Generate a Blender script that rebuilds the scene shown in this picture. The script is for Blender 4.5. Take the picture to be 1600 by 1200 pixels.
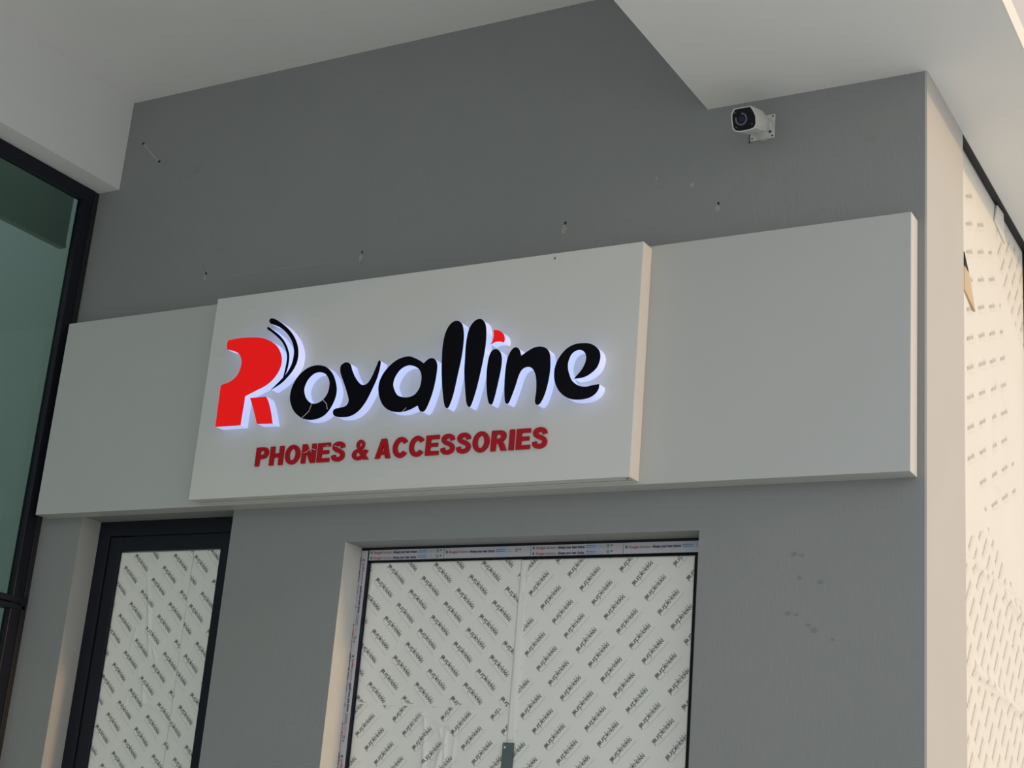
import bpy, bmesh, math, random
from mathutils import Vector, Matrix
from mathutils.geometry import tessellate_polygon
random.seed(7)
scene = bpy.context.scene
COL = scene.collection
for o in list(bpy.data.objects):
    bpy.data.objects.remove(o)

# ------------------------------------------------------------------ camera
cam = bpy.data.cameras.new('camera')
cam.sensor_width = 36.0
cam.lens = 2380.0 / 1600.0 * 36.0
cam.clip_start = 0.05
co = bpy.data.objects.new('camera', cam); COL.objects.link(co)
yaw, pitch, roll = 0.53617, 0.30021, 0.084725
fw = Vector((-math.sin(yaw)*math.cos(pitch), math.cos(yaw)*math.cos(pitch), math.sin(pitch)))
r0 = Vector((math.cos(yaw), math.sin(yaw), 0)); u0 = r0.cross(fw)
rt = r0*math.cos(roll) + u0*math.sin(roll); up = -r0*math.sin(roll) + u0*math.cos(roll)
m = Matrix((rt, up, -fw)).transposed().to_4x4()
m.translation = Vector((3.7797, -5.0883, 1.5996))
co.matrix_world = m
scene.camera = co

# ------------------------------------------------------------------ world, sun, exposure
w = bpy.data.worlds.new('sky'); scene.world = w; w.use_nodes = True
WN = w.node_tree.nodes; WL = w.node_tree.links
bgn = WN['Background']                                 # thin even cloud
bgn.inputs['Color'].default_value = (0.91, 0.97, 1.0, 1)
bgn.inputs['Strength'].default_value = 0.76
sky = WN.new('ShaderNodeTexSky'); sky.sky_type = 'NISHITA'; sky.sun_disc = False      # hazy clear sky behind it
sky.sun_elevation = math.radians(14); sky.sun_rotation = math.radians(81)
sky.air_density = 1.0; sky.dust_density = 6.0; sky.ozone_density = 1.0
bg2 = WN.new('ShaderNodeBackground'); bg2.inputs['Strength'].default_value = 0.05
WL.new(sky.outputs['Color'], bg2.inputs['Color'])
adds = WN.new('ShaderNodeAddShader'); WL.new(bgn.outputs[0], adds.inputs[0]); WL.new(bg2.outputs[0], adds.inputs[1])
WL.new(adds.outputs[0], WN['World Output'].inputs['Surface'])
sun = bpy.data.lights.new('sun', 'SUN'); so = bpy.data.objects.new('sun', sun); COL.objects.link(so)
sun.energy = 1.0; sun.color = (1.0, 0.62, 0.30); sun.angle = math.radians(2.5)
sd = Vector((1.0, -0.06, 0.25)).normalized()          # towards the low evening sun
so.rotation_euler = sd.to_track_quat('Z', 'Y').to_euler()
so.location = (12, 2, 6)
vs = scene.view_settings
scene.display_settings.display_device = 'sRGB'
vs.view_transform = 'Standard'; vs.look = 'None'; vs.gamma = 1.0; vs.use_curve_mapping = False
vs.exposure = -0.10

# ------------------------------------------------------------------ materials
def newmat(name):
    mt = bpy.data.materials.new(name); mt.use_nodes = True
    return mt, mt.node_tree.nodes, mt.node_tree.links, mt.node_tree.nodes['Principled BSDF']
def mat(name, c, rough=0.6, var=0.0, scale=6.0, bump=0.0, bscale=60.0, stretch=(1, 1, 1), metal=0.0, emit=None, es=0.0, spec=0.5):
    mt, N, L, b = newmat(name)
    b.inputs['Base Color'].default_value = (*c, 1); b.inputs['Roughness'].default_value = rough
    b.inputs['Metallic'].default_value = metal; b.inputs['Specular IOR Level'].default_value = spec
    tc = N.new('ShaderNodeTexCoord')
    mp = N.new('ShaderNodeMapping'); L.new(tc.outputs['Object'], mp.inputs['Vector'])
    mp.inputs['Scale'].default_value = stretch
    if var > 0:
        n = N.new('ShaderNodeTexNoise'); n.inputs['Scale'].default_value = scale; n.inputs['Detail'].default_value = 5
        L.new(mp.outputs['Vector'], n.inputs['Vector'])
        mx = N.new('ShaderNodeMix'); mx.data_type = 'RGBA'
        mx.inputs[6].default_value = (*[x*(1-var) for x in c], 1); mx.inputs[7].default_value = (*[min(1, x*(1+var)) for x in c], 1)
        L.new(n.outputs['Fac'], mx.inputs[0]); L.new(mx.outputs[2], b.inputs['Base Color'])
    if bump > 0:
        n2 = N.new('ShaderNodeTexNoise'); n2.inputs['Scale'].default_value = bscale; n2.inputs['Detail'].default_value = 4
        L.new(mp.outputs['Vector'], n2.inputs['Vector'])
        bp = N.new('ShaderNodeBump'); bp.inputs['Strength'].default_value = bump; bp.inputs['Distance'].default_value = 0.004
        L.new(n2.outputs['Fac'], bp.inputs['Height']); L.new(bp.outputs['Normal'], b.inputs['Normal'])
    if emit:
        b.inputs['Emission Color'].default_value = (*emit, 1); b.inputs['Emission Strength'].default_value = es
    return mt

def facade_paint():
    """grey roller-painted render with faint scuffs and vertical roller streaks"""
    mt, N, L, b = newmat('facade_grey_paint')
    b.inputs['Roughness'].default_value = 0.55; b.inputs['Specular IOR Level'].default_value = 0.3
    tc = N.new('ShaderNodeTexCoord')
    n1 = N.new('ShaderNodeTexNoise'); n1.inputs['Scale'].default_value = 1.1; n1.inputs['Detail'].default_value = 3
    L.new(tc.outputs['Object'], n1.inputs['Vector'])
    mx = N.new('ShaderNodeMix'); mx.data_type = 'RGBA'
    mx.inputs[6].default_value = (0.245, 0.262, 0.262, 1); mx.inputs[7].default_value = (0.285, 0.292, 0.298, 1)
    L.new(n1.outputs['Fac'], mx.inputs[0])
    # scattered dark scuffs
    n2 = N.new('ShaderNodeTexNoise'); n2.inputs['Scale'].default_value = 3.7; n2.inputs['Detail'].default_value = 8; n2.inputs['Roughness'].default_value = 0.72
    L.new(tc.outputs['Object'], n2.inputs['Vector'])
    rp = N.new('ShaderNodeValToRGB'); rp.color_ramp.elements[0].position = 0.62; rp.color_ramp.elements[1].position = 0.74
    rp.color_ramp.elements[0].color = (1, 1, 1, 1); rp.color_ramp.elements[1].color = (0.80, 0.80, 0.80, 1)
    L.new(n2.outputs['Fac'], rp.inputs['Fac'])
    m2 = N.new('ShaderNodeMix'); m2.data_type = 'RGBA'; m2.blend_type = 'MULTIPLY'; m2.inputs[0].default_value = 1.0
    L.new(mx.outputs[2], m2.inputs[6]); L.new(rp.outputs['Color'], m2.inputs[7])
    L.new(m2.outputs[2], b.inputs['Base Color'])
    mp = N.new('ShaderNodeMapping'); mp.inputs['Scale'].default_value = (1, 1, 0.22); L.new(tc.outputs['Object'], mp.inputs['Vector'])
    n3 = N.new('ShaderNodeTexNoise'); n3.inputs['Scale'].default_value = 90; n3.inputs['Detail'].default_value = 3
    L.new(mp.outputs['Vector'], n3.inputs['Vector'])
    n4 = N.new('ShaderNodeTexNoise'); n4.inputs['Scale'].default_value = 2.5; L.new(tc.outputs['Object'], n4.inputs['Vector'])
    ad = N.new('ShaderNodeMath'); ad.operation = 'MULTIPLY_ADD'; ad.inputs[1].default_value = 3.0
    L.new(n4.outputs['Fac'], ad.inputs[0]); L.new(n3.outputs['Fac'], ad.inputs[2])
    bp = N.new('ShaderNodeBump'); bp.inputs['Strength'].default_value = 0.22; bp.inputs['Distance'].default_value = 0.004
    L.new(ad.outputs[0], bp.inputs['Height']); L.new(bp.outputs['Normal'], b.inputs['Normal'])
    return mt

def glass(name, tint, refl):
    mt, N, L, b = newmat(name); N.remove(b)
    out = N['Material Output']
    tr = N.new('ShaderNodeBsdfTransparent'); tr.inputs['Color'].default_value = (*tint, 1)
    gl = N.new('ShaderNodeBsdfGlossy'); gl.inputs['Roughness'].default_value = 0.03; gl.inputs['Color'].default_value = (0.9, 1, 0.97, 1)
    lw = N.new('ShaderNodeLayerWeight'); lw.inputs['Blend'].default_value = 0.5
    pw = N.new('ShaderNodeMath'); pw.operation = 'POWER'; pw.inputs[1].default_value = 4.0; L.new(lw.outputs['Facing'], pw.inputs[0])
    fr = N.new('ShaderNodeMath'); fr.operation = 'MULTIPLY_ADD'; fr.inputs[1].default_value = 0.8; fr.inputs[2].default_value = refl; L.new(pw.outputs[0], fr.inputs[0])
    mx = N.new('ShaderNodeMixShader'); L.new(fr.outputs[0], mx.inputs[0]); L.new(tr.outputs[0], mx.inputs[1]); L.new(gl.outputs[0], mx.inputs[2])
    L.new(mx.outputs[0], out.inputs['Surface'])
    return mt

M = dict(
    facade=facade_paint(),
    ceiling=mat('ceiling_white_paint', (0.80, 0.81, 0.81), 0.8, 0.03, 2.0, 0.12, 25),
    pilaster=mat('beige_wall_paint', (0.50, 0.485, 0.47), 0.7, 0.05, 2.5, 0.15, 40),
    upper=mat('upper_wall_paint', (0.55, 0.53, 0.56), 0.8, 0.04, 2.0),
    fascia=mat('cream_fascia_paint', (0.80, 0.79, 0.75), 0.7, 0.03, 4.0),
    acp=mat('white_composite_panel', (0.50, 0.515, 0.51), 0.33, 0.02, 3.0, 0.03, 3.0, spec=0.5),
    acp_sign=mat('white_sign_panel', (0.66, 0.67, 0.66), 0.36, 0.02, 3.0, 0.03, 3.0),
    frame=mat('dark_navy_aluminium', (0.010, 0.012, 0.020), 0.4, 0.15, 30.0, spec=0.25),
    gasket=mat('black_gasket', (0.010, 0.011, 0.013), 0.6, 0.1, 40),
    film=mat('white_protective_film', (0.84, 0.84, 0.80), 0.38, 0.03, 5.0, 0.06, 14),
    film_side=mat('white_window_film', (0.76, 0.74, 0.70), 0.5, 0.03, 5.0, 0.06, 14),
    ink=mat('black_film_print', (0.06, 0.06, 0.058), 0.6, 0.2, 200),
    ink_pale=mat('grey_film_print', (0.63, 0.63, 0.61), 0.6, 0.1, 200),
    ink_side=mat('grey_side_print', (0.54, 0.51, 0.47), 0.6, 0.1, 200),
    tape=mat('pale_printed_tape', (0.50, 0.50, 0.55), 0.45, 0.08, 12),
    tape_blue=mat('tape_blue_block', (0.42, 0.50, 0.64), 0.45, 0.08, 12),
    tape_green=mat('tape_green_badge', (0.22, 0.36, 0.31), 0.5, 0.1, 20),
    tape_pink=mat('tape_pink_lines', (0.48, 0.34, 0.36), 0.5, 0.1, 20),
    ink_red=mat('tape_red_print', (0.40, 0.07, 0.09), 0.5, 0.1, 20),
    ink_maroon=mat('tape_maroon_print', (0.24, 0.09, 0.10), 0.5, 0.1, 20),
    ink_navy=mat('tape_navy_print', (0.035, 0.045, 0.12), 0.5, 0.1, 20),
    plate=mat('grey_lock_plate', (0.085, 0.125, 0.125), 0.4, 0.12, 25, 0.1, 20),
    red_lit=mat('lit_red_acrylic', (0.55, 0.008, 0.008), 0.4, 0.04, 14, emit=(1.0, 0.012, 0.012), es=0.5, spec=0.1),
    black=mat('black_acrylic', (0.004, 0.004, 0.007), 0.3, 0.1, 20, spec=0.06),
    ret=mat('lit_white_letter_return', (0.50, 0.52, 0.56), 0.5, 0.02, 10, emit=(0.45, 0.54, 1.0), es=0.74),
    crack=mat('pale_letter_crack', (0.62, 0.60, 0.62), 0.5, 0.1, 30),
    red=mat('red_acrylic', (0.44, 0.006, 0.014), 0.35, 0.05, 20, spec=0.2),
    cream_plastic=mat('white_camera_housing', (0.62, 0.64, 0.63), 0.4, 0.03, 12),
    cam_black=mat('black_camera_front', (0.005, 0.005, 0.009), 0.25, 0.1, 20, spec=0.12),
    lens=mat('dark_blue_lens', (0.006, 0.007, 0.035), 0.08, 0.1, 10, spec=0.2),
    ledring=mat('grey_lens_ring', (0.07, 0.075, 0.10), 0.3, 0.1, 30),
    screw=mat('dark_screw', (0.02, 0.02, 0.02), 0.5, 0.1, 60),
    filler=mat('pale_wall_filler', (0.36, 0.35, 0.32), 0.8, 0.25, 90, 0.5, 90),
    hole=mat('dark_hole', (0.02, 0.02, 0.02), 0.9, 0.1, 60),
    smear=mat('filler_smear', (0.34, 0.35, 0.35), 0.8, 0.2, 60),
    paper=mat('tan_paper', (0.60, 0.46, 0.30), 0.7, 0.1, 20),
    ground=mat('concrete_paving', (0.71, 0.70, 0.68), 0.85, 0.12, 1.5, 0.3, 40),
    interior=mat('interior_wall_paint', (0.42, 0.46, 0.45), 0.8, 0.08, 2),
    inbeam=mat('interior_beam_paint', (0.32, 0.36, 0.32), 0.8, 0.08, 5),
    facade_dark=mat('dark_wall_scuff', (0.215, 0.225, 0.23), 0.8, 0.15, 60),
    ink_side_pale=mat('pale_side_print', (0.72, 0.69, 0.645), 0.6, 0.1, 200),
    lit_reveal_door=mat('lit_door_reveal_tone', (0.42, 0.42, 0.41), 0.7, 0.06, 8, 0.3, 30),  # paler than the facade: light on the door jamb put into the colour
    lit_reveal=mat('lit_reveal_tone', (0.62, 0.62, 0.60), 0.7, 0.06, 8, 0.3, 30),  # much paler than the facade: light on the window jamb painted in
    glass=glass('green_tinted_glass', (0.68, 0.78, 0.75), 0.03),
)

# ------------------------------------------------------------------ mesh helpers
def wl(o):
    v = Vector((0, 0, 0))
    while o is not None:
        v += o.location; o = o.parent
    return v
def mk(name, verts, faces, material, parent=None, smooth=False, kind=None, label=None):
    off = wl(parent) if parent is not None else Vector((0, 0, 0))
    me = bpy.data.meshes.new(name)
    me.from_pydata([tuple(Vector(v) - off) for v in verts], [], faces)
    me.materials.append(M[material])
    if smooth:
        for p in me.polygons: p.use_smooth = True
    me.update()
    o = bpy.data.objects.new(name, me); COL.objects.link(o)
    if parent is not None: o.parent = parent
    if kind: o['kind'] = kind
    if label: o['label'] = label
    return o
def empty(name, loc):
    e = bpy.data.objects.new(name, None); COL.objects.link(e); e.location = loc; e.empty_display_size = 0.1
    return e
def tag(o, label, cat, kind=None, group=None):
    o['label'] = label; o['category'] = cat
    if kind: o['kind'] = kind
    if group: o['group'] = group
    return o
class MB:
    def __init__(s): s.v = []; s.f = []
    def add(s, v, f):
        n = len(s.v); s.v += [tuple(x) for x in v]; s.f += [tuple(i+n for i in q) for q in f]; return s
    def box(s, x0, x1, y0, y1, z0, z1, bev=0.0):
        if bev <= 0:
            v = [(x, y, z) for x in (x0, x1) for y in (y0, y1) for z in (z0, z1)]
            return s.add(v, [(0, 1, 3, 2), (4, 6, 7, 5), (0, 4, 5, 1), (2, 3, 7, 6), (0, 2, 6, 4), (1, 5, 7, 3)])
        bm = bmesh.new(); bmesh.ops.create_cube(bm, size=1.0)
        for q in bm.verts: q.co = Vector(((x0+x1)/2+q.co.x*(x1-x0), (y0+y1)/2+q.co.y*(y1-y0), (z0+z1)/2+q.co.z*(z1-z0)))
        bmesh.ops.bevel(bm, geom=list(bm.edges), offset=bev, segments=2, affect='EDGES', profile=0.5)
        bm.verts.index_update()
        s.add([q.co for q in bm.verts], [[q.index for q in f.verts] for f in bm.faces]); bm.free(); return s
    def cyl(s, a, b, r1, r2=None, n=20, cap=True):
        a = Vector(a); b = Vector(b); r2 = r1 if r2 is None else r2
        d = (b-a).normalized(); e1 = d.orthogonal().normalized(); e2 = d.cross(e1)
        v = []
        for c, r in ((a, r1), (b, r2)):
            for i in range(n):
                t = 2*math.pi*i/n; v.append(c + e1*math.cos(t)*r + e2*math.sin(t)*r)
        f = [(i, (i+1) % n, n+(i+1) % n, n+i) for i in range(n)]
        if cap: f += [tuple(range(n-1, -1, -1)), tuple(range(n, 2*n))]
        return s.add(v, f)
    def build(s, name, material, parent=None, **k): return mk(name, s.v, s.f, material, parent, **k)
def box(name, material, parent, *b, bev=0.0, **k): return MB().box(*b, bev=bev).build(name, material, parent, **k)

def smooth_loop(pts, corners=(), n=5):
    """closed Catmull-Rom through pts, sharp at the listed indices"""
    N = len(pts); out = []
    P = [Vector(p) for p in pts]
    for i in range(N):
        p1, p2 = P[i], P[(i+1) % N]
        p0 = P[i-1] if i not in corners else p1*2-p2
        p3 = P[(i+2) % N] if (i+1) % N not in corners else p2*2-p1
        for k in range(n):
            t = k/n
            out.append(0.5*((2*p1)+(p2-p0)*t+(2*p0-5*p1+4*p2-p3)*t*t+(3*p1-p0-3*p2+p3)*t**3))
    return out
def prism(loops, ya, yb, capa=True, capb=True, side=True):
    """loops of (x,z); solid between y=ya (front) and y=yb (back)"""
    mb = MB(); allp = [p for l in loops for p in l]; n = len(allp)
    tr = tessellate_polygon([[Vector((p[0], p[1], 0)) for p in l] for l in loops])
    v = [(p[0], ya, p[1]) for p in allp] + [(p[0], yb, p[1]) for p in allp]
    f = []
    for t in tr:
        a, b, c = [allp[i] for i in t]
        ccw = (b[0]-a[0])*(c[1]-a[1])-(b[1]-a[1])*(c[0]-a[0]) > 0
        t = tuple(t) if ccw else tuple(reversed(t))
        if capa: f.append(t)
        if capb: f.append(tuple(i+n for i in reversed(t)))
    if side:
        k = 0
        for l in loops:
            m_ = len(l)
            for i in range(m_):
                a, b = k+i, k+(i+1) % m_
                f.append((a, a+n, b+n, b))
            k += m_
    return mb.add(v, f)
def fix_normals(o):
    bm = bmesh.new(); bm.from_mesh(o.data); bmesh.ops.recalc_face_normals(bm, faces=bm.faces); bm.to_mesh(o.data); bm.free()
def text_mesh(body, size=1.0, offset=0.0, extrude=0.0):
    cu = bpy.data.curves.new('t', 'FONT'); cu.body = body; cu.size = size; cu.offset = offset; cu.extrude = extrude
    cu.fill_mode = 'BOTH' if extrude > 0 else 'FRONT'; cu.resolution_u = 4
    o = bpy.data.objects.new('t', cu); COL.objects.link(o)
    dg = bpy.context.evaluated_depsgraph_get(); dg.update()
    me = bpy.data.meshes.new_from_object(o.evaluated_get(dg))
    v = [tuple(q.co) for q in me.vertices]; f = [tuple(p.vertices) for p in me.polygons]
    bpy.data.objects.remove(o); bpy.data.curves.remove(cu); bpy.data.meshes.remove(me)
    return v, f

# outlines of the lettering on the sign face: (x, z) in tenths of a millimetre
GLYPHS = {
 'R': ([(-5900,36780),(-5250,36820),(-4410,36770),(-3780,36630),(-3210,36320),(-2880,35920),(-2750,35500),(-2830,35110),(-3100,34730),(-3500,34460),(-3990,34280),(-4520,34080),(-4520,33770),(-4540,33280),(-4550,32770),(-5940,32790),(-5960,33750),(-5970,34660),(-5870,34720),(-5450,34830),(-5140,35060),(-4990,35390),(-4990,35740),(-5180,36070),(-5500,36240),(-5920,36350),(-5950,36650)],[11,14,15,17,25,0],[]),
 'leg': ([(-4220,33970),(-3350,33970),(-3180,33730),(-2960,33230),(-2800,32730),(-3650,32770),(-3800,33130),(-4040,33640)],[0,1,4,5],[]),
 'arc1': ([(-3620,37580),(-3320,37470),(-2860,37180),(-2390,36770),(-2080,36340),(-1920,35920),(-1900,35490),(-2030,35130),(-2300,34790),(-2630,34510),(-3120,34260),(-2750,34580),(-2400,34920),(-2200,35270),(-2130,35630),(-2160,36010),(-2340,36410),(-2680,36810),(-3100,37110),(-3470,37270),(-3660,37350),(-3730,37490)],[10],[]),
 'arc2': ([(-3720,37180),(-3430,37000),(-3030,36710),(-2700,36370),(-2460,35970),(-2370,35650),(-2370,35280),(-2430,34980),(-2550,34750),(-2500,35110),(-2470,35480),(-2490,35730),(-2590,36010),(-2810,36350),(-3140,36650),(-3510,36920),(-3750,37070),(-3790,37150)],[8],[]),
 'o': ([(-660,35150),(-250,35010),(120,34640),(340,34150),(380,33790),(290,33440),(90,33090),(-220,32850),(-700,32750),(-1210,32840),(-1690,33160),(-1960,33570),(-2040,33910),(-1980,34330),(-1720,34770),(-1370,35040),(-1020,35150)],[],[(-620,34840),(-300,34730),(-90,34480),(-20,34230),(-60,33880),(-260,33600),(-560,33460),(-880,33490),(-1170,33730),(-1320,34040),(-1320,34280),(-1190,34570),(-930,34790)]),
 'y': ([(480,35060),(690,35160),(920,35070),(1070,34770),(1280,34430),(1560,34140),(1790,34080),(1980,34190),(2140,34470),(2280,34840),(2370,35070),(2460,35040),(2460,34800),(2370,34330),(2190,33880),(1950,33370),(1630,32980),(1240,32780),(760,32760),(420,32850),(330,33020),(410,33140),(710,33180),(970,33240),(1070,33440),(970,33740),(730,34230),(500,34670),(440,34920)],[],[]),
 'a': ([(3810,35140),(4120,35050),(4400,34910),(4620,34770),(4770,34900),(4960,34960),(5150,34880),(5260,34670),(5280,34380),(5240,33860),(5140,33360),(4970,32880),(4830,32710),(4680,32740),(4600,32850),(4530,32990),(4120,32830),(3670,32770),(3190,32870),(2820,33130),(2590,33530),(2500,33970),(2600,34370),(2890,34760),(3320,35050)],[3,15],[(3860,34750),(4200,34670),(4460,34480),(4580,34150),(4540,33750),(4350,33480),(4090,33380),(3790,33390),(3480,33510),(3280,33790),(3210,34030),(3280,34320),(3510,34620)]),
 'l1': ([(5990,36460),(6250,36320),(6380,35950),(6420,35490),(6390,34860),(6280,34060),(6170,33330),(6030,32860),(5910,32780),(5790,32970),(5660,33490),(5540,34180),(5470,34880),(5450,35460),(5520,35980),(5710,36340)],[],[]),
 'l2': ([(7080,36430),(7310,36290),(7430,35960),(7470,35390),(7430,34820),(7340,34140),(7230,33480),(7070,32870),(6960,32750),(6830,32940),(6710,33520),(6600,34210),(6570,34780),(6550,35420),(6620,35990),(6810,36320)],[],[]),
 'i': ([(7950,35070),(8160,34950),(8270,34680),(8280,34290),(8220,33790),(8120,33180),(8040,32850),(7970,32770),(7850,32870),(7750,33210),(7680,33660),(7640,34230),(7670,34680),(7760,34960)],[],[]),
 'dot': ([(7780,35900),(8050,35830),(8250,35680),(8330,35480),(8320,35310),(8100,35370),(7910,35370),(7700,35290),(7790,35440),(7820,35640)],[0,4,7],[]),
 'n': ([(8900,35050),(9040,34950),(9110,34780),(9150,34670),(9380,34810),(9670,34950),(9970,34980),(10250,34880),(10410,34660),(10470,34320),(10480,33870),(10410,33330),(10290,32900),(10140,32640),(10000,32620),(9930,32770),(9950,33150),(9920,33590),(9820,33930),(9650,34140),(9430,34190),(9230,34100),(9100,33850),(9010,33500),(8890,33120),(8780,32820),(8690,32750),(8590,32870),(8520,33370),(8490,33930),(8520,34490),(8610,34820),(8750,35010)],[3],[]),
 'e': ([(12650,33230),(12630,33040),(12480,32840),(12210,32710),(11810,32680),(11390,32760),(11020,33010),(10790,33350),(10690,33690),(10700,34080),(10850,34450),(11120,34760),(11460,34920),(11870,34940),(12220,34860),(12500,34650),(12610,34400),(12590,34130),(12470,33870),(12190,33650),(11910,33550),(11570,33530),(11660,33640),(11840,33840),(11970,34070),(12020,34320),(11950,34540),(11770,34670),(11570,34670),(11370,34540),(11260,34270),(11250,34030),(11330,33750),(11480,33460),(11760,33250),(12060,33170),(12340,33200)],[0,21],[]),
}

# ------------------------------------------------------------------ structure
g = box('floor', 'ground', None, -9, 14, -14, 10, -0.2, 0.0)
tag(g, 'concrete paving in front of the shop', 'floor', 'structure')

def wall_grid(name, xs, zs, holes, y0, y1, material):
    """a wall with rectangular openings, reveals included"""
    mb = MB()
    def solid(i, j):
        if i < 0 or j < 0 or i >= len(xs)-1 or j >= len(zs)-1: return False
        cx, cz = (xs[i]+xs[i+1])/2, (zs[j]+zs[j+1])/2
        return not any(h[0] < cx < h[1] and h[2] < cz < h[3] for h in holes)
    for i in range(len(xs)-1):
        for j in range(len(zs)-1):
            if not solid(i, j): continue
            a, b, c, d = xs[i], xs[i+1], zs[j], zs[j+1]
            mb.add([(a, y0, c), (b, y0, c), (b, y0, d), (a, y0, d)], [(0, 1, 2, 3)])
            mb.add([(a, y1, c), (b, y1, c), (b, y1, d), (a, y1, d)], [(3, 2, 1, 0)])
            if not solid(i-1, j): mb.add([(a, y0, c), (a, y0, d), (a, y1, d), (a, y1, c)], [(0, 1, 2, 3)])
            if not solid(i+1, j): mb.add([(b, y0, c), (b, y1, c), (b, y1, d), (b, y0, d)], [(0, 1, 2, 3)])
            if not solid(i, j-1): mb.add([(a, y0, c), (a, y1, c), (b, y1, c), (b, y0, c)], [(0, 1, 2, 3)])
            if not solid(i, j+1): mb.add([(a, y0, d), (b, y0, d), (b, y1, d), (a, y1, d)], [(0, 1, 2, 3)])
    o = mb.build(name, material)
    bm = bmesh.new(); bm.from_mesh(o.data); bmesh.ops.remove_doubles(bm, verts=bm.verts, dist=1e-5); bm.to_mesh(o.data); bm.free()
    return o
DX0, DX1, DZ = -1.523, -0.611, 2.962       # left door opening
WX0, WX1, WZ = 0.014, 1.606, 2.798         # centre window opening
wf = wall_grid('wall_front', [-1.79, DX0, DX1, WX0, WX1, 2.432], [0, WZ, DZ, 5.30],
               [(DX0, DX1, 0, DZ), (WX0, WX1, 0, WZ)], 0.0, 0.32, 'facade')
tag(wf, 'grey painted shop front wall behind the sign', 'wall', 'structure')
wr = box('wall_right', 'pilaster', None, 2.432, 2.44, -0.0005, 0.546, 0.0, 4.526)
tag(wr, 'beige narrow return wall at the right corner in warm light', 'wall', 'structure')
wb = MB().box(2.05, 2.432, 0.32, 0.546, 0, 4.526).build('wall_back', 'pilaster')
tag(wb, 'masonry pier behind the right corner', 'wall', 'structure')
wu = box('wall_upper', 'upper', None, -1.79, 2.44, 0.33, 7.0, 4.70, 8.5)
tag(wu, 'pale upper storey wall above the right soffit', 'wall', 'structure')
ce = box('ceiling', 'ceiling', None, -1.95, 1.6, -4.4, 0.33, 5.154, 5.4)
tag(ce, 'white plastered canopy ceiling at upper left', 'ceiling', 'structure')
t2 = MB().box(1.56, 2.5, -4.4, 0.0, 4.612, 5.45)
fp_ = [(1.56, -4.4), (2.787, -4.4), (2.787, 7.0), (2.4405, 7.0), (2.4405, 0.0), (1.56, 0.0)]       # one L-shaped slab
t2.add([(x, y, z) for z in (4.526, 4.612) for x, y in fp_], [(5, 4, 3, 2, 1, 0), (6, 7, 8, 9, 10, 11)] + [(k, (k+1) % 6, 6+(k+1) % 6, 6+k) for k in range(6)])
t2 = t2.build('trim_2', 'ceiling')
tag(t2, 'white lower soffit slab at upper right over the camera', 'ceiling', 'structure')
box('fascia', 'fascia', t2, 2.787, 2.797, -4.4, 7.0, 4.527, 4.612)
t1 = box('trim_1', 'ceiling', None, -1.95, -1.653, -4.4, 0.0, 4.665, 5.154)
tag(t1, 'white downstand beam above the left glazing', 'beam', 'structure')

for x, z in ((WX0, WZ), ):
    box('lit_reveal', 'lit_reveal', wf, x, x+0.0015, 0.0, 0.12, 0.0, z)  # added skin on the right-facing window jamb, its light painted in
box('lit_reveal', 'lit_reveal_door', wf, DX0, DX0+0.0015, 0.0, 0.12, 0.0, DZ)  # same skin on the door jamb, brightened through its colour
# small marks on the front wall: filled anchor holes, smears
def blob(cx, cz, r, n=11, sx=1.0, sz=1.0, seed=0):
    rnd = random.Random(seed)
    return [(cx+math.cos(2*math.pi*i/n)*r*sx*rnd.uniform(.65, 1.15), cz+math.sin(2*math.pi*i/n)*r*sz*rnd.uniform(.65, 1.15)) for i in range(n)]
for k, (x, z, r) in enumerate([(-0.985, 4.106, 0.011), (-0.079, 4.092, 0.013), (0.945, 4.088, 0.015), (1.622, 4.085, 0.010), (1.352, 4.255, 0.006), (1.51, 4.20, 0.008), (-0.972, 4.135, 0.006)]):
    prism([smooth_loop(blob(x, z, r, sz=1.5, seed=k), n=2)], -0.0025, 0.001).build('plaster_patch', 'filler' if k not in (3,) else 'smear', wf)
    if k < 4:
        prism([smooth_loop(blob(x+0.002, z+r*1.9, 0.006, 8, 0.8, 1.5, seed=k+20), n=2)], -0.0012, 0.001).build('anchor_hole', 'hole', wf)
def ribbon(pts, wd):
    L = []; Rr = []
    for i, p in enumerate(pts):
        a = Vector(pts[max(i-1, 0)]); b = Vector(pts[min(i+1, len(pts)-1)]); d = (b-a).normalized(); n = Vector((-d.y, d.x))*wd/2
        L.append(tuple(Vector(p)+n)); Rr.append(tuple(Vector(p)-n))
    return L+Rr[::-1]
prism([ribbon([(-1.534, 4.902), (-1.49, 4.862), (-1.45, 4.818), (-1.407, 4.784)], 0.011)], -0.004, 0.001).build('plaster_smear', 'filler', wf)
for x, z in ((-1.534, 4.902), (-1.405, 4.782)):
    prism([blob(x, z, 0.008, 8, seed=int(z*1000))], -0.0045, 0.001).build('anchor_hole', 'hole', wf)
prism([ribbon([(-1.045, 4.093), (-0.6, 4.095), (-0.217, 4.089)], 0.0025)], -0.0008, 0.001).build('pencil_line', 'smear', wf)
rr = random.Random(3)
for x, z, r in [(1.97, 2.70, .016), (2.0, 2.695, .012), (1.955, 2.49, .014), (1.985, 2.485, .010), (2.03, 2.45, .012), (2.05, 2.43, .018), (2.118, 2.40, .010), (2.07, 2.60, .014), (1.995, 2.615, .012)]:
    prism([smooth_loop(blob(x, z, r*.7, 9, 1.3, .8, seed=int(x*999)), n=2)], -0.0006, 0.001).build('scuff', 'facade_dark', wf)

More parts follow.
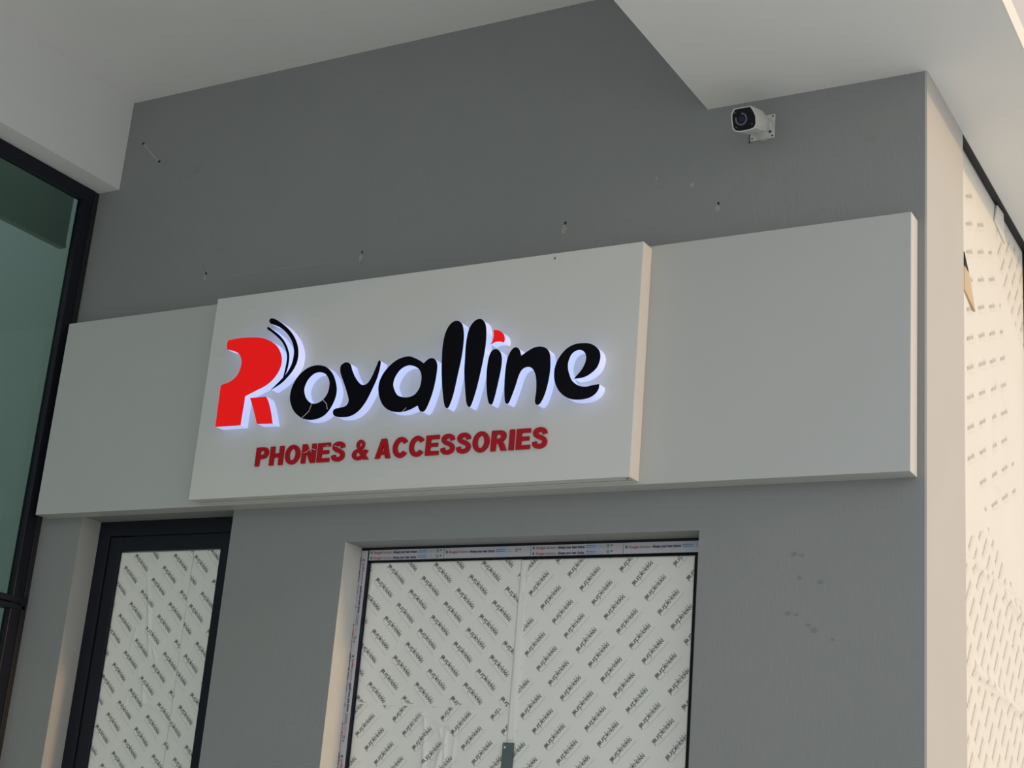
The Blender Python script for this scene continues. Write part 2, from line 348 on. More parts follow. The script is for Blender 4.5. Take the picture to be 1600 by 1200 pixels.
# ------------------------------------------------------------------ protective film with print
UNIT = 0.0148
def arc(cx, cy, r, a0, a1, n=9): return [(cx+r*math.cos(math.radians(a0+(a1-a0)*i/n)), cy+r*math.sin(math.radians(a0+(a1-a0)*i/n))) for i in range(n+1)]
def word_strokes():
    S = []; x = 0.0
    def P(x): S.append([(x, 0.95), (x, -0.62)]); S.append(arc(x+.46, .48, .46, 0, 360, 12))
    def E(x): S.append([(x+.04, .50), (x+.9, .50)]); S.append(arc(x+.46, .48, .46, 0, 318, 11))
    def Lx(x): S.append([(x+.05, 0), (x+.05, 1.55)])
    def K(x): S.append([(x, 0), (x, 1.55)]); S.append([(x+.62, .95), (x+.04, .42)]); S.append([(x+.2, .55), (x+.66, 0)])
    P(x); S.append(arc(x+.46, .48, .2, 0, 360, 8)); S.append(arc(x+.46, .48, .08, 0, 360, 6)); x += .98
    S.append([(x, .95), (x, .42)] + arc(x+.36, .40, .36, 180, 360, 7) + [(x+.72, .95)]); x += .88
    S.append([(x, .0), (x, .6)] + arc(x+.33, .60, .33, 180, 70, 5)); x += .48
    P(x); x += 1.02
    Lx(x); x += .22; E(x); x += 1.2
    Lx(x); x += .22; E(x); x += 1.02
    K(x); x += .72; K(x); x += .74
    S.append([(x, 0), (x, .95)]); S.append([(x, 1.2), (x, 1.38)])
    return S, x
STROKES, WLEN = word_strokes()
def word_geom(sw=0.125):
    mb = MB()
    for s in STROKES:
        n = len(s); v = []
        for i, p in enumerate(s):
            a = Vector(s[max(i-1, 0)]); b = Vector(s[min(i+1, n-1)]); d = (b-a).normalized(); nn = Vector((-d.y, d.x))*sw/2
            v += [(p[0]+nn.x, p[1]+nn.y, 0), (p[0]-nn.x, p[1]-nn.y, 0)]
        mb.add(v, [(2*i, 2*i+1, 2*i+3, 2*i+2) for i in range(n-1)])
    return mb
WORD = word_geom()
SUB = MB()
xx = 0.3
while xx < WLEN+0.8:                                   # the small line of pale type under each word
    l = random.uniform(.25, .8); SUB.add([(xx, -1.12, 0), (xx+l, -1.12, 0), (xx+l, -.96, 0), (xx, -.96, 0)], [(0, 1, 2, 3)]); xx += l+.13
def lattice_print(origin, a, b, ang, region, to3d, flip=()):
    """words laid on the lattice origin+i*a+j*b at angle ang, clipped to the convex polygon region (ccw)"""
    out = []
    cx = sum(p[0] for p in region)/len(region); cz = sum(p[1] for p in region)/len(region)
    R_ = max(math.hypot(p[0]-cx, p[1]-cz) for p in region)+0.16
    for base in (WORD, SUB):
        V = []; F = []
        for i in range(-16, 17):
            for j in range(-40, 41):
                ox, oz = origin[0]+a[0]*i+b[0]*j, origin[1]+a[1]*i+b[1]*j
                if math.hypot(ox-cx, oz-cz) > R_: continue
                jx = ang + random.uniform(-.012, .012); c_, s_ = math.cos(jx)*UNIT, math.sin(jx)*UNIT
                n = len(V); V += [(ox+v[0]*c_-v[1]*s_, oz+v[0]*s_+v[1]*c_, 0) for v in base.v]; F += [tuple(q+n for q in f) for f in base.f]
        bm = bmesh.new(); vs_ = [bm.verts.new(v) for v in V]
        for f in F:
            try: bm.faces.new([vs_[q] for q in f])
            except ValueError: pass
        for k in range(len(region)):
            p, q = Vector(region[k]), Vector(region[(k+1) % len(region)]); d = (q-p)
            nrm = Vector((d.y, -d.x, 0))
            bmesh.ops.bisect_plane(bm, geom=list(bm.verts)+list(bm.edges)+list(bm.faces), plane_co=(p.x, p.y, 0), plane_no=nrm, clear_outer=True, dist=1e-6)
        bm.verts.index_update()
        out.append(([to3d(v.co.x, v.co.y) for v in bm.verts], [tuple(q.index for q in f.verts) for f in bm.faces])); bm.free()
    return out
def crease_fn(cr):
    def f(x, z):
        s = 0.0
        for (x1, z1, x2, z2, amp, wd) in cr:
            dx, dz = x2-x1, z2-z1; t = max(0, min(1, ((x-x1)*dx+(z-z1)*dz)/(dx*dx+dz*dz)))
            d2 = (x-x1-dx*t)**2+(z-z1-dz*t)**2
            if d2 < 9*wd*wd: s += 1.5*amp*math.exp(-d2/(wd*wd))*(0.25+0.75*math.sin(math.pi*min(1, max(0, t))))
        return s
    return f
def sheet(name, parent, x0, x1, z0, z1, y, creases, fine=0.006, zfine=1.75, mat_='film', axis='y', th=0.0012):
    """film sheet with real creases, facing -y (axis 'y') or +x (axis 'x'); returns object and the map onto its surface"""
    fn = crease_fn(creases)
    def surf(x, z, lift=0.0):
        h = fn(x, z)+lift
        return (x, y-h, z) if axis == 'y' else (y+h, x, z)
    zs = []; z = z1
    while z > max(z0, zfine): zs.append(z); z -= fine
    zs.append(max(z0, zfine))
    if z0 < zfine: zs.append(z0)
    nx = max(2, int((x1-x0)/fine)); xs = [x0+(x1-x0)*i/nx for i in range(nx+1)]
    v = [surf(x, z) for z in zs for x in xs]; nX = nx+1
    f = [(j*nX+i, (j+1)*nX+i, (j+1)*nX+i+1, j*nX+i+1) for j in range(len(zs)-1) for i in range(nx)]
    n = len(v)                                          # back edge gives the sheet its thickness
    ring = [i for i in range(nX)] + [j*nX+nx for j in range(1, len(zs))] + [(len(zs)-1)*nX+i for i in range(nx-1, -1, -1)] + [j*nX for j in range(len(zs)-2, 0, -1)]
    for i in ring:
        q = v[i]; v.append((q[0], q[1]+th, q[2]) if axis == 'y' else (q[0]-th, q[1], q[2]))
    m_ = len(ring); f += [(ring[k], ring[(k+1) % m_], n+(k+1) % m_, n+k) for k in range(m_)]
    o = mk(name, v, f, mat_, parent, smooth=True)
    return o, surf
def printed(film, prints, inkm='ink', palem='ink_pale'):
    for (a, b) in prints:
        if a[0]: mk('printed_lettering', a[0], a[1], inkm, film, label='repeated black lettering printed on the film')
        if b[0]: mk('printed_small_type', b[0], b[1], palem, film, label='pale small type printed under the lettering')
def rect(x0, x1, z0, z1): return [(x0, z0), (x1, z0), (x1, z1), (x0, z1)]
Q = math.pi/4

# ------------------------------------------------------------------ centre window
w1 = empty('window_1', ((WX0+WX1)/2, 0.2, 0.0)); tag(w1, 'wide central window covered with white printed protective film', 'window', 'structure')
fy = 0.12
box('frame_jamb', 'frame', w1, WX0, 0.054, fy, 0.20, 0.0, WZ, bev=0.002)
box('frame_jamb', 'frame', w1, 1.552, WX1, fy, 0.20, 0.0, WZ, bev=0.002)
box('frame_head', 'frame', w1, 0.054, 1.552, fy, 0.20, 2.742, WZ, bev=0.002)
box('sash_frame', 'gasket', w1, 0.054, 1.552, 0.15, 0.19, 2.70, 2.742)
box('sash_frame', 'gasket', w1, 0.054, 0.10, 0.15, 0.19, 0.0, 2.70)
box('sash_frame', 'gasket', w1, 1.50, 1.552, 0.15, 0.19, 0.0, 2.70)
box('sash_frame', 'gasket', w1, 0.77, 0.83, 0.15, 0.19, 0.0, 2.70)
box('window_pane', 'glass', w1, 0.10, 0.77, 0.165, 0.175, 0.0, 2.70)
box('window_pane', 'glass', w1, 0.83, 1.50, 0.165, 0.175, 0.0, 2.70)
cl = [(.395, 2.115, .41, 2.04, .004, .006), (.41, 2.04, .415, 1.90, .006, .008), (.43, 2.00, .405, 1.85, .005, .007), (.505, 2.06, .51, 1.93, .005, .006),
      (.50, 2.02, .47, 1.88, .006, .009), (.445, 2.09, .50, 2.075, .003, .006), (.50, 2.078, .55, 2.052, .005, .007), (.34, 2.075, .395, 2.125, .003, .005),
      (.47, 2.07, .49, 2.02, .003, .006), (.535, 2.06, .60, 2.058, .002, .006), (.55, 2.04, .545, 1.9, .002, .006), (.065, 2.60, .075, 2.66, .003, .006)]
fL, sL_ = sheet('film_sheet', w1, 0.056, 0.79, 2.148, 2.7365, 0.140, cl)
fD, sD_ = sheet('film_sheet', w1, 0.056, 0.786, 0.02, 2.150, 0.1405, cl, fine=0.005)
cr_ = [(.80, 2.72, .795, 2.05, .004, .010), (.825, 2.70, .822, 2.64, .003, .006), (.815, 2.45, .81, 2.05, .003, .012)]
fR, sR_ = sheet('film_sheet', w1, 0.786, 1.534, 0.02, 2.7345, 0.1385, cr_)
box('seam_strip', 'film', w1, 0.792, 0.812, 0.1335, 0.1365, 2.03, 2.60, bev=0.001)
LIFT = 0.0012
printed(fL, [lattice_print((0.147, 2.719), (.2295, .003), (-.055, -.055), -Q+.02, rect(.058, .79, 2.155, 2.735), lambda x, z: sL_(x, z, LIFT))])
printed(fD, [lattice_print((0.081, 2.02), (.175, .065), (.0535, -.0545), Q+.02, rect(.058, .784, 1.2, 2.147), lambda x, z: sD_(x, z, LIFT))])
printed(fR, [lattice_print((0.843, 2.592), (.2235, .0165), (.0565, -.0555), Q+.04, rect(.822, 1.533, 1.2, 2.733), lambda x, z: sR_(x, z, LIFT))])
lp = box('lock_plate', 'plate', w1, 0.775, 0.821, 0.126, 0.140, 0.9, 2.018, bev=0.002)
for z in (2.0,): MB().cyl((0.787, 0.127, z), (0.787, 0.1245, z), 0.004, n=10).build('screw', 'film', lp)

# printed protective tape on the frame
def tape_texts(row_z, x0, scale, put, parent, clip=None):
    """one row of the tape's printing; put maps (along, across) to 3d"""
    def t(body, x, width, m_, bold=0.0, size=.0155):
        v, f = text_mesh(body, size, bold)
        a, b = min(q[0] for q in v), max(q[0] for q in v); k = width/(b-a)
        mk('tape_print', [put(x+(q[0]-a)*k, row_z+q[1]) for q in v], f, m_, parent)
        return x+width
    x = x0
    mk('tape_logo', [put(x+p[0], row_z+p[1]) for p in [(0, .004), (.004, .0), (.009, .0), (.012, .003), (.006, .003), (.005, .006), (.009, .007), (.006, .012), (.001, .009)]], [tuple(range(9))], 'ink_navy', parent)
    x = t('Rongtai', x+.017, .040, 'ink_red', .0003)
    x = t('Aluminium', x+.004, .046, 'ink_maroon')
    x = t('Always your best choice', x+.006, .118, 'ink_navy', .0006)
    x += .006
    for k in range(4):
        mk('tape_line', [put(x+a, row_z-.002+k*.0035+b) for a, b in ((0, 0), (.045, 0), (.045, .0016), (0, .0016))], [(0, 1, 2, 3)], 'ink_navy' if k % 2 else 'tape_blue', parent)
    for k in range(3):
        mk('tape_line', [put(x+.052+a, row_z+k*.0035+b) for a, b in ((0, 0), (.03-k*.006, 0), (.03-k*.006, .0013), (0, .0013))], [(0, 1, 2, 3)], 'tape_pink', parent)
    mk('tape_badge', [put(x+.096+.008*math.cos(2*math.pi*k/12), row_z+.006+.008*math.sin(2*math.pi*k/12)) for k in range(12)], [tuple(range(12))], 'tape_green', parent)
    mk('tape_badge', [put(x+.112+.004*math.cos(2*math.pi*k/10), row_z+.008+.003*math.sin(2*math.pi*k/10)) for k in range(10)], [tuple(range(10))], 'ink_navy', parent)
segs = [(0.058, 0.432, (2.7475, 2.7705)), (0.432, 0.838, (2.764, )), (0.838, 1.245, (2.7475, 2.7705)), (1.245, 1.598, (2.764, ))]
for a, b, rows in segs:
    tp = box('protective_tape', 'tape', w1, a, b-0.002, 0.1180, 0.1197, 2.7435, 2.7865)
    box('tape_block', 'tape_blue', tp, a+.250, a+.305, 0.1176, 0.1180, 2.745, 2.785)
    for rz in rows:
        tape_texts(rz, a+.008, 1, lambda s, t_: (min(s, b-.003), 0.1172, min(t_, 2.786)), tp)
tv = box('protective_tape', 'tape', w1, 0.0155, 0.0505, 0.1180, 0.1197, 0.05, 2.785)
for zz in (2.75, 2.345, 1.94):
    tape_texts(-0.038, 0.0, 1, lambda s, t_, zz=zz: (-t_, 0.1172, zz-s), tv)
    tape_texts(-0.0205, -0.15, 1, lambda s, t_, zz=zz: (max(-t_, .016), 0.1172, zz-.02-s), tv)

# ------------------------------------------------------------------ left door
d1 = empty('door_1', ((DX0+DX1)/2, 0.2, 0.0)); tag(d1, 'narrow dark framed glass door at left covered with printed film', 'door', 'structure')
box('frame_jamb', 'frame', d1, DX0, -1.452, 0.120, 0.20, 0, DZ, bev=0.002)
box('frame_jamb', 'frame', d1, -0.690, DX1, 0.120, 0.20, 0, DZ, bev=0.002)
box('frame_head', 'frame', d1, -1.452, -0.690, 0.120, 0.20, 2.892, DZ, bev=0.002)
box('door_stile', 'frame', d1, -1.449, -1.380, 0.128, 0.19, 0.02, 2.889, bev=0.003)
box('door_stile', 'frame', d1, -0.770, -0.693, 0.128, 0.19, 0.02, 2.889, bev=0.003)
box('door_rail', 'frame', d1, -1.380, -0.770, 0.128, 0.19, 2.818, 2.889, bev=0.003)
box('door_rail', 'frame', d1, -1.380, -0.770, 0.128, 0.19, 0.02, 0.12, bev=0.003)
box('door_pane', 'glass', d1, -1.380, -0.770, 0.155, 0.165, 0.12, 2.818)
cd = [(-1.195, 2.72, -1.17, 2.60, .003, .006), (-1.17, 2.62, -1.11, 2.33, .006, .008), (-1.12, 2.42, -1.06, 2.30, .004, .006), (-1.21, 2.48, -1.235, 2.34, .003, .006),
      (-1.13, 2.25, -1.10, 2.10, .004, .007), (-1.10, 2.12, -1.00, 2.10, .004, .006), (-1.06, 2.13, -.97, 2.125, .003, .006), (-1.20, 2.2, -1.22, 2.05, .002, .006), (-1.17, 2.3, -1.14, 2.2, .002, .006)]
fA, sA_ = sheet('film_sheet', d1, -1.379, -0.90, 0.12, 2.8165, 0.142, cd)
fB, sB_ = sheet('film_sheet', d1, -0.935, -0.7715, 0.12, 2.8165, 0.1405, [])
printed(fA, [lattice_print((-1.289, 2.798), (.2385, -.004), (-.0568, -.0552), -Q+.03, rect(-1.377, -.937, 1.2, 2.815), lambda x, z: sA_(x, z, LIFT))])
printed(fB, [lattice_print((-0.925, 2.785), (.2385, -.004), (-.0568, -.0552), -Q+.03, rect(-.933, -.773, 1.2, 2.815), lambda x, z: sB_(x, z, LIFT))])

# ------------------------------------------------------------------ left glazing (return shopfront)
w2 = empty('window_2', (-1.8, -1.3, 0.0)); tag(w2, 'dark framed green tinted shopfront glazing at the left edge', 'window', 'structure')
GX = -1.79
fr1 = box('frame_jamb', 'frame', w2, -1.835, GX, -0.094, -0.030, 0.0, 4.665, bev=0.003)
box('frame_cover', 'gasket', w2, -1.84, GX+.004, -0.030, -0.001, 0.0, 4.660, bev=0.002)
box('frame_head', 'frame', w2, -1.835, GX, -4.4, -0.094, 4.594, 4.664, bev=0.003)
box('frame_transom', 'frame', w2, -1.85, GX+.012, -4.4, -0.010, 2.545, 2.575, bev=0.004)
box('frame_transom', 'frame', w2, -1.85, GX+.004, -4.4, -0.010, 2.515, 2.541, bev=0.004)
for y in (-1.42, -2.9): box('frame_mullion', 'frame', w2, -1.85, GX, y-.035, y+.035, 0.0, 4.58, bev=0.003)
for y0, y1 in ((-1.385, -0.094), (-2.865, -1.455), (-4.4, -2.935)):
    box('window_pane', 'glass', w2, -1.828, -1.816, y0, y1, 2.575, 4.594)
    box('window_pane', 'glass', w2, -1.828, -1.816, y0, y1, 0.0, 2.515)
# the room behind it
ri = MB().box(-4.6, -1.86, 0.36, 0.46, 0, 6.0).box(-4.7, -4.6, -7.0, 0.46, 0, 6.0).build('wall_left', 'interior')
tag(ri, 'pale interior wall seen through the left glazing', 'wall', 'structure')
t3 = MB().box(-2.235, -2.2, -4.4, 0.205, 4.52, 4.95).box(-2.24, -2.195, -4.4, 0.205, 4.497, 4.520).build('trim_3', 'inbeam')
tag(t3, 'dull green bulkhead inside behind the left glazing', 'beam', 'structure')

# ------------------------------------------------------------------ right glazing
w3 = empty('window_3', (2.38, 1.2, 0.0)); tag(w3, 'sunlit window at the right edge covered with wrinkled printed film', 'window', 'structure')
box('frame_head', 'gasket', w3, 2.36, 2.44, 0.5465, 3.2, 4.5235, 4.5262)
box('frame_mullion', 'frame', w3, 2.36, 2.432, 1.825, 1.91, 0.0, 4.5235, bev=0.003)
box('window_pane', 'glass', w3, 2.38, 2.39, 0.5465, 1.825, 0.0, 4.515)
box('window_pane', 'glass', w3, 2.37, 2.38, 1.91, 3.2, 0.0, 4.515)
tag(box('wall_end', 'pilaster', None, 2.0, 2.44, 3.2, 7.0, 0, 4.526), 'wall beyond the right window', 'wall', 'structure')
c3 = [(1.11, 3.68, 1.11, 3.22, .006, .012), (1.11, 3.22, 1.30, 3.235, .005, .010), (1.11, 3.69, 1.32, 3.68, .006, .014), (.90, 3.76, 1.11, 3.68, .004, .012), (1.32, 3.68, 1.45, 3.60, .004, .012),
      (1.45, 4.12, 1.86, 3.98, .005, .012), (1.22, 4.22, 1.30, 4.23, .005, .010), (.85, 4.27, .83, 4.15, .003, .010)]
fU, sU_ = sheet('film_sheet', w3, 0.5475, 1.823, 2.80, 4.5225, 2.410, c3, fine=0.012, zfine=1.75, mat_='film_side', axis='x')
c4 = [(.70, 2.42, 1.3, 2.37, .010, .025), (1.2, 2.38, 1.87, 2.32, .008, .02), (.7, 2.83, 1.1, 2.80, .006, .02), (1.2, 2.80, 1.87, 2.74, .008, .02), (1.2, 2.5, 1.2, 2.44, .004, .01), (1.3, 2.62, 1.6, 2.6, .003, .01), (1.0, 2.66, 1.25, 2.63, .003, .01)]
fM, sM_ = sheet('film_sheet', w3, 0.5475, 1.823, 2.33, 2.83, 2.4125, c4, fine=0.012, mat_='film_side', axis='x')
fN, sN_ = sheet('film_sheet', w3, 0.5475, 1.823, 0.1, 2.375, 2.414, c4, fine=0.012, mat_='film_side', axis='x')
def side_print(film, surf, org, a, b, ang, reg): printed(film, [lattice_print(org, a, b, ang, reg, lambda x, z: surf(x, z, .0012))], 'ink_side', 'ink_side_pale')
side_print(fU, sU_, (.72, 4.20), (.20, .078), (0, -.124), .37, [(.55, 3.25), (1.05, 3.05), (1.86, 3.35), (1.86, 3.90), (1.30, 4.20), (1.22, 4.45), (.55, 4.45)])
side_print(fU, sU_, (1.30, 4.30), (.2235, .0165), (.0565, -.0555), Q, [(1.30, 4.25), (1.86, 3.95), (1.86, 4.48), (1.24, 4.48)])
side_print(fU, sU_, (.72, 3.10), (.2235, .0165), (.0565, -.0555), Q, [(.55, 2.84), (1.86, 2.84), (1.86, 3.30), (1.05, 3.02), (.55, 3.20)])
side_print(fM, sM_, (.72, 2.60), (.2235, .0165), (.0565, -.0555), Q, rect(.55, 1.87, 2.38, 2.82))
side_print(fN, sN_, (.72, 2.20), (.2235, .0165), (.0565, -.0555), Q, rect(.55, 1.87, 1.2, 2.36))
mk('peeled_flap', [(2.416, .66, 4.02), (2.417, .74, 3.99), (2.421, .82, 3.86), (2.416, .66, 3.90), (2.410, .66, 4.02), (2.411, .74, 3.99), (2.412, .82, 3.86), (2.410, .66, 3.90)],
   [(0, 3, 2, 1), (4, 5, 6, 7), (0, 1, 5, 4), (1, 2, 6, 5), (2, 3, 7, 6), (3, 0, 4, 7)], 'paper', fU)
mk('tear', [(2.4165, .66, 4.06), (2.4175, .73, 3.995), (2.4165, .66, 4.00), (2.410, .66, 4.06), (2.410, .73, 3.995), (2.410, .66, 4.00)], [(0, 2, 1), (3, 4, 5), (0, 1, 4, 3), (1, 2, 5, 4), (2, 0, 3, 5)], 'hole', fU)
mk('loose_corner', [(2.4220, 1.25, 4.515), (2.4240, 1.36, 4.52), (2.4170, 1.42, 4.40), (2.4160, 1.22, 4.43), (2.4140, 1.25, 4.515), (2.4140, 1.36, 4.52), (2.4110, 1.42, 4.40), (2.4110, 1.22, 4.43)],
   [(0, 3, 2, 1), (4, 5, 6, 7), (0, 1, 5, 4), (1, 2, 6, 5), (2, 3, 7, 6), (3, 0, 4, 7)], 'film_side', fU)

# ------------------------------------------------------------------ fascia board behind the sign
fb = empty('fascia_board', (0.33, 0.0, 2.96)); tag(fb, 'long plain white composite fascia board behind the lit sign box', 'fascia board')
Y1 = 0.0866; ZT1, ZB1 = 3.9195, 2.9594; XL, XR = -1.7442, 2.4062
def hollow_box(parent, x0, x1, yf, yb, z0, z1, material, t=0.004):
    box('front_panel', material, parent, x0, x1, yf, yf+t, z0, z1, bev=0.0012)
    box('side_return', 'acp_sign', parent, x0, x0+t, yf+t, yb, z0, z1)  # fascia sides borrow the whiter sign colour: sunlit brightness put into the paint
    box('side_return', 'acp_sign', parent, x1-t, x1, yf+t, yb, z0, z1)
    box('top_return', material, parent, x0+t, x1-t, yf+t, yb, z1-t, z1)
    return box('bottom_return', material, parent, x0+t, x1-t, yf+t, yb, z0, z0+t)
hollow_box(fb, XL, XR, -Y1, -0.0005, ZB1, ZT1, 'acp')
# ------------------------------------------------------------------ sign box with lit letters
Y2 = 0.1657; SXL, SXR, SZB, SZT = -0.733, 1.3902, 2.970, 3.9079
sg = empty('shop_sign', ((SXL+SXR)/2, -Y1, SZB)); tag(sg, 'white projecting sign box with lit red and black Royalline lettering', 'shop sign')
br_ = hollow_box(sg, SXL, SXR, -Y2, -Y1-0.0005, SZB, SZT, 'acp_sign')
MB().cyl((1.37, -0.140, SZB+.001), (1.37, -0.140, SZB-.002), .0045, n=10).build('screw', 'screw', br_)
box('return_joint', 'screw', br_, SXL+.02, SXR-.012, -0.1165, -0.1150, SZB-.0006, SZB+.001)
prism([smooth_loop(blob(1.003, 3.936-.05, .006, 8, .8, 1.2, seed=5), n=2)], -Y2-.0006, -Y2+.001).build('scuff', 'facade_dark', sg)

NAMES = {'R': 'red lit letter R bowl and stem', 'leg': 'red lit leg of the letter R', 'arc1': 'thick black signal arc beside the R', 'arc2': 'thin black signal arc beside the R',
         'o': 'black letter o', 'y': 'black letter y', 'a': 'black letter a', 'l1': 'first black letter l', 'l2': 'second black letter l', 'i': 'black letter i',
         'dot': 'red lit dot of the letter i', 'n': 'black letter n', 'e': 'black letter e'}
YF = -Y2-0.050
for k, (outer, corners, hole) in GLYPHS.items():
    lo = [smooth_loop([(a/1e4, b/1e4) for a, b in outer], corners, 5)]
    if hole: lo.append(smooth_loop([(a/1e4, b/1e4) for a, b in hole], (), 5))
    L_ = prism(lo, YF+0.002, -Y2-0.0005).build('letter', 'ret', sg, label=NAMES[k]); fix_normals(L_)
    redk = k in ('R', 'leg', 'dot')
    F_ = prism(lo, YF-0.001, YF+0.002, capb=False).build('letter_face', 'red_lit' if redk else 'black', L_); fix_normals(F_)
    if k == 'o':
        for pts in ([(-0.083, 3.343), (-0.093, 3.313), (-0.124, 3.288)], [(-0.027, 3.359), (-0.005, 3.34), (0.002, 3.316)]):
            prism([ribbon(pts, .0028)], YF-.0016, YF).build('crack', 'crack', L_)
    if k == 'a': prism([ribbon([(0.399, 3.294), (0.381, 3.276)], .0022)], YF-.0016, YF).build('crack', 'crack', L_)

# red flat-cut lettering below: heavy upright capitals
def open_smooth(pts, n=5):
    P = [Vector(p) for p in pts]; P = [P[0]*2-P[1]] + P + [P[-1]*2-P[-2]]; out = []
    for i in range(1, len(P)-2):
        p0, p1, p2, p3 = P[i-1:i+3]
        for k in range(n):
            t = k/n; out.append(0.5*((2*p1)+(p2-p0)*t+(2*p0-5*p1+4*p2-p3)*t*t+(3*p1-p0-3*p2+p3)*t**3))
    return out+[P[-2]]
def ell(cx, cy, rx, ry, n=28, a0=0, a1=360): return [(cx+rx*math.cos(math.radians(a0+(a1-a0)*i/n)), cy+ry*math.sin(math.radians(a0+(a1-a0)*i/n))) for i in range(n + (0 if a1-a0 == 360 else 1))]
P_HOLE = [(.24, .59), (.38, .59), (.45, .625), (.47, .70), (.45, .775), (.38, .81), (.24, .81)]
CAPS = {   # letter: width, list of solids, each a list of loops
    'P': (.70, [[[(0, 0), (.24, 0), (.24, .38), (.42, .38), (.58, .43), (.68, .55), (.70, .70), (.67, .85), (.58, .96), (.42, 1), (0, 1)], P_HOLE]]),
    'H': (.75, [[[(0, 0), (.24, 0), (.24, .41), (.51, .41), (.51, 0), (.75, 0), (.75, 1), (.51, 1), (.51, .62), (.24, .62), (.24, 1), (0, 1)]]]),
    'O': (.82, [[ell(.41, .5, .41, .52), ell(.41, .5, .17, .31)]]),
    'N': (.75, [[[(0, 0), (.23, 0), (.23, .60), (.50, 0), (.75, 0), (.75, 1), (.52, 1), (.52, .40), (.25, 1), (0, 1)]]]),
    'E': (.68, [[[(0, 0), (.68, 0), (.68, .2), (.24, .2), (.24, .42), (.62, .42), (.62, .61), (.24, .61), (.24, .8), (.67, .8), (.67, 1), (0, 1)]]]),
    'S': (.70, [[[tuple(q) for q in ribbon([tuple(p) for p in open_smooth([(.58, .69), (.53, .84), (.36, .905), (.17, .86), (.12, .72), (.22, .60), (.44, .50), (.58, .37), (.56, .18), (.36, .095), (.15, .15), (.10, .32)])], .22)]]]),
    'C': (.76, [[[tuple(q) for q in ribbon(ell(.41, .5, .295, .41, 30, 35, 325), .235)]]]),
    'A': (.82, [[[(0, 0), (.25, 0), (.305, .19), (.515, .19), (.57, 0), (.82, 0), (.55, 1), (.27, 1)], [(.35, .37), (.41, .70), (.47, .37)]]]),
    'R': (.78, [[[(0, 0), (.24, 0), (.24, .39), (.31, .38), (.38, .29), (.50, 0), (.78, 0), (.63, .36), (.55, .45), (.67, .54), (.72, .70), (.69, .86), (.60, .96), (.44, 1), (0, 1)], P_HOLE]]),
    'I': (.24, [[[(0, 0), (.24, 0), (.24, 1), (0, 1)]]]),
    '&': (.86, [[ell(.40, .77, .215, .25), ell(.40, .775, .075, .10)], [ell(.33, .27, .33, .29), ell(.33, .28, .13, .12)],
                [[(.22, .72), (.40, .66), (.88, .0), (.60, .0), (.30, .45)]], [[(.62, .52), (.82, .46), (.66, .14), (.50, .22)]]]),
}
def red_word(word, x0, x1, z0, h):
    gap = .10; tot = sum(CAPS[c][0] for c in word)+gap*(len(word)-1)
    sh = 0.0; sx = (x1-x0-sh*h)/tot; x = 0.0
    for c in word:
        wd, solids = CAPS[c]; mb = MB()
        for k, lo in enumerate(solids):
            q = prism([[(x0+(px+x)*sx+pz*h*sh, z0+pz*h) for px, pz in l] for l in lo], -Y2-0.0075-0.0004*k, -Y2-0.0008+0.0002*k); mb.add(q.v, q.f)
        o = mb.build('letter', 'red', sg, label='red ampersand' if c == '&' else 'red capital letter '+c); fix_normals(o)
        x += wd+gap
red_word('PHONES', -0.384, 0.084, 3.101, 0.083)
red_word('&', 0.122, 0.205, 3.101, 0.083)
red_word('ACCESSORIES', 0.238, 1.034, 3.100, 0.083)
for pts in ([(-0.13, 3.146), (-0.114, 3.148), (-0.099, 3.16)], [(-0.095, 3.165), (-0.066, 3.155)], [(-0.015, 3.17), (-0.001, 3.168)], [(0.028, 3.168), (0.059, 3.158)]):
    prism([ribbon(pts, .0020)], -Y2-.0082, -Y2-.007).build('crack', 'crack', sg)

# ------------------------------------------------------------------ security camera
sc = empty('security_camera', (1.80, 0.0, 4.40)); tag(sc, 'white bullet security camera on a square plate under the soffit', 'security camera')
mp_ = box('mount_plate', 'cream_plastic', sc, 1.748, 1.849, -0.006, 0.0, 4.350, 4.452, bev=0.0015)
for x, z in ((1.757, 4.359), (1.840, 4.359), (1.840, 4.443), (1.757, 4.443)): MB().cyl((x, -.0055, z), (x, -.0075, z), .0035, n=10).build('screw', 'screw', mp_)
F0 = Vector((1.803, -0.205, 4.338)); B0 = Vector((1.806, -0.045, 4.392))
ax = (F0-B0).normalized(); rx_ = ax.cross(Vector((0, 0, 1))).normalized(); rx_ = -rx_ if rx_.x < 0 else rx_; uz = ax.cross(rx_); uz = -uz if uz.z < 0 else uz
def prof(s=1.0, grow=0.0):
    P = [(-.033, .044), (.030, .044), (.040, .026), (.048, .004), (.046, -.026), (.038, -.038), (.018, -.043), (-.018, -.043), (-.038, -.038), (-.046, -.026), (-.048, .004), (-.046, .028)]
    return [(a*s+(grow if a > 0 else -grow), b*s+(grow if b > 0 else -grow)) for a, b in P]
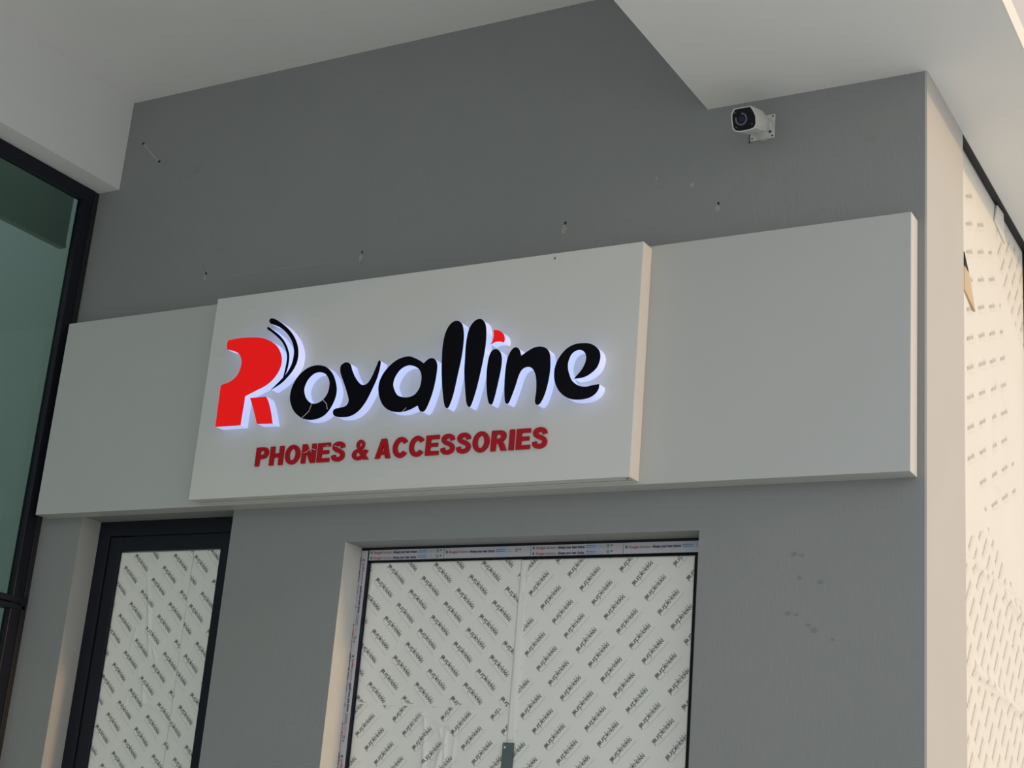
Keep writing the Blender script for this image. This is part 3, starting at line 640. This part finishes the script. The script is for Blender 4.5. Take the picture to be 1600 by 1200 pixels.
def loft(secs, name, material, parent, caps=True):
    v = []; f = []; n = len(secs[0][1])
    for t, pr in secs:
        c = B0.lerp(F0, t)
        v += [c+rx_*a+uz*b for a, b in pr]
    for k in range(len(secs)-1):
        for i in range(n): f.append((k*n+i, k*n+(i+1) % n, (k+1)*n+(i+1) % n, (k+1)*n+i))
    if caps: f += [tuple(range(n)), tuple(range((len(secs)-1)*n, len(secs)*n))]
    o = mk(name, v, f, material, parent); fix_normals(o); return o
bodyo = loft([(0.0, prof(.55)), (.05, prof(.80)), (.16, prof(.86)), (.40, prof(.93)), (.96, prof(1.0)), (.985, prof(1.0))], 'housing', 'cream_plastic', sc)
loft([(.30, prof(.95, .0015)), (1.05, prof(1.0, .002)), (1.05, prof(.975)), (.985, prof(.975))], 'sun_hood', 'cream_plastic', sc, caps=False)
fp = loft([(.96, prof(.974)), (1.03, prof(.974)), (1.04, prof(.93))], 'front_cover', 'cam_black', sc)
def disc(t0, t1, cx, cz, r0, r1, name, material, parent, n=24):
    a = B0.lerp(F0, t0)+rx_*cx+uz*cz; b = B0.lerp(F0, t1)+rx_*cx+uz*cz
    return MB().cyl(a, b, r0, r1, n=n).build(name, material, parent)
v = []; f = []
for i in range(25):                                     # open grey ring round the lens
    t = math.radians(-55+i*290/24-150)
    for r, tt in ((.0175, 1.036), (.0245, 1.036), (.0245, 1.06), (.0175, 1.06)):
        v.append(B0.lerp(F0, tt)+rx_*(-.010+r*math.cos(t))+uz*(.002+r*math.sin(t)))
for i in range(24):
    for k in range(4): f.append((4*i+k, 4*i+(k+1) % 4, 4*i+4+(k+1) % 4, 4*i+4+k))
f += [(0, 1, 2, 3), (96, 97, 98, 99)]
ro = mk('lens_ring', v, f, 'ledring', fp); fix_normals(ro)
disc(1.034, 1.05, -.010, .002, .0165, .013, 'lens', 'lens', fp)
for cx, cz in ((-.034, -.026), (.030, -.022), (-.034, .030)): disc(1.036, 1.045, cx, cz, .0035, .003, 'screw', 'ledring', fp, n=10)
bk = MB().cyl((1.803, -0.006, 4.392), (1.803, -0.030, 4.388), .046, .043, n=28).cyl((1.803, -0.030, 4.388), (1.805, -0.072, 4.372), .042, .030, n=24).build('bracket', 'cream_plastic', sc); fix_normals(bk)
MB().cyl((1.838, -.030, 4.366), (1.841, -.031, 4.363), .005, n=10).build('screw', 'screw', bk)
box('cable', 'screw', sc, 1.7435, 1.7465, -0.004, 0.0, 4.343, 4.385)
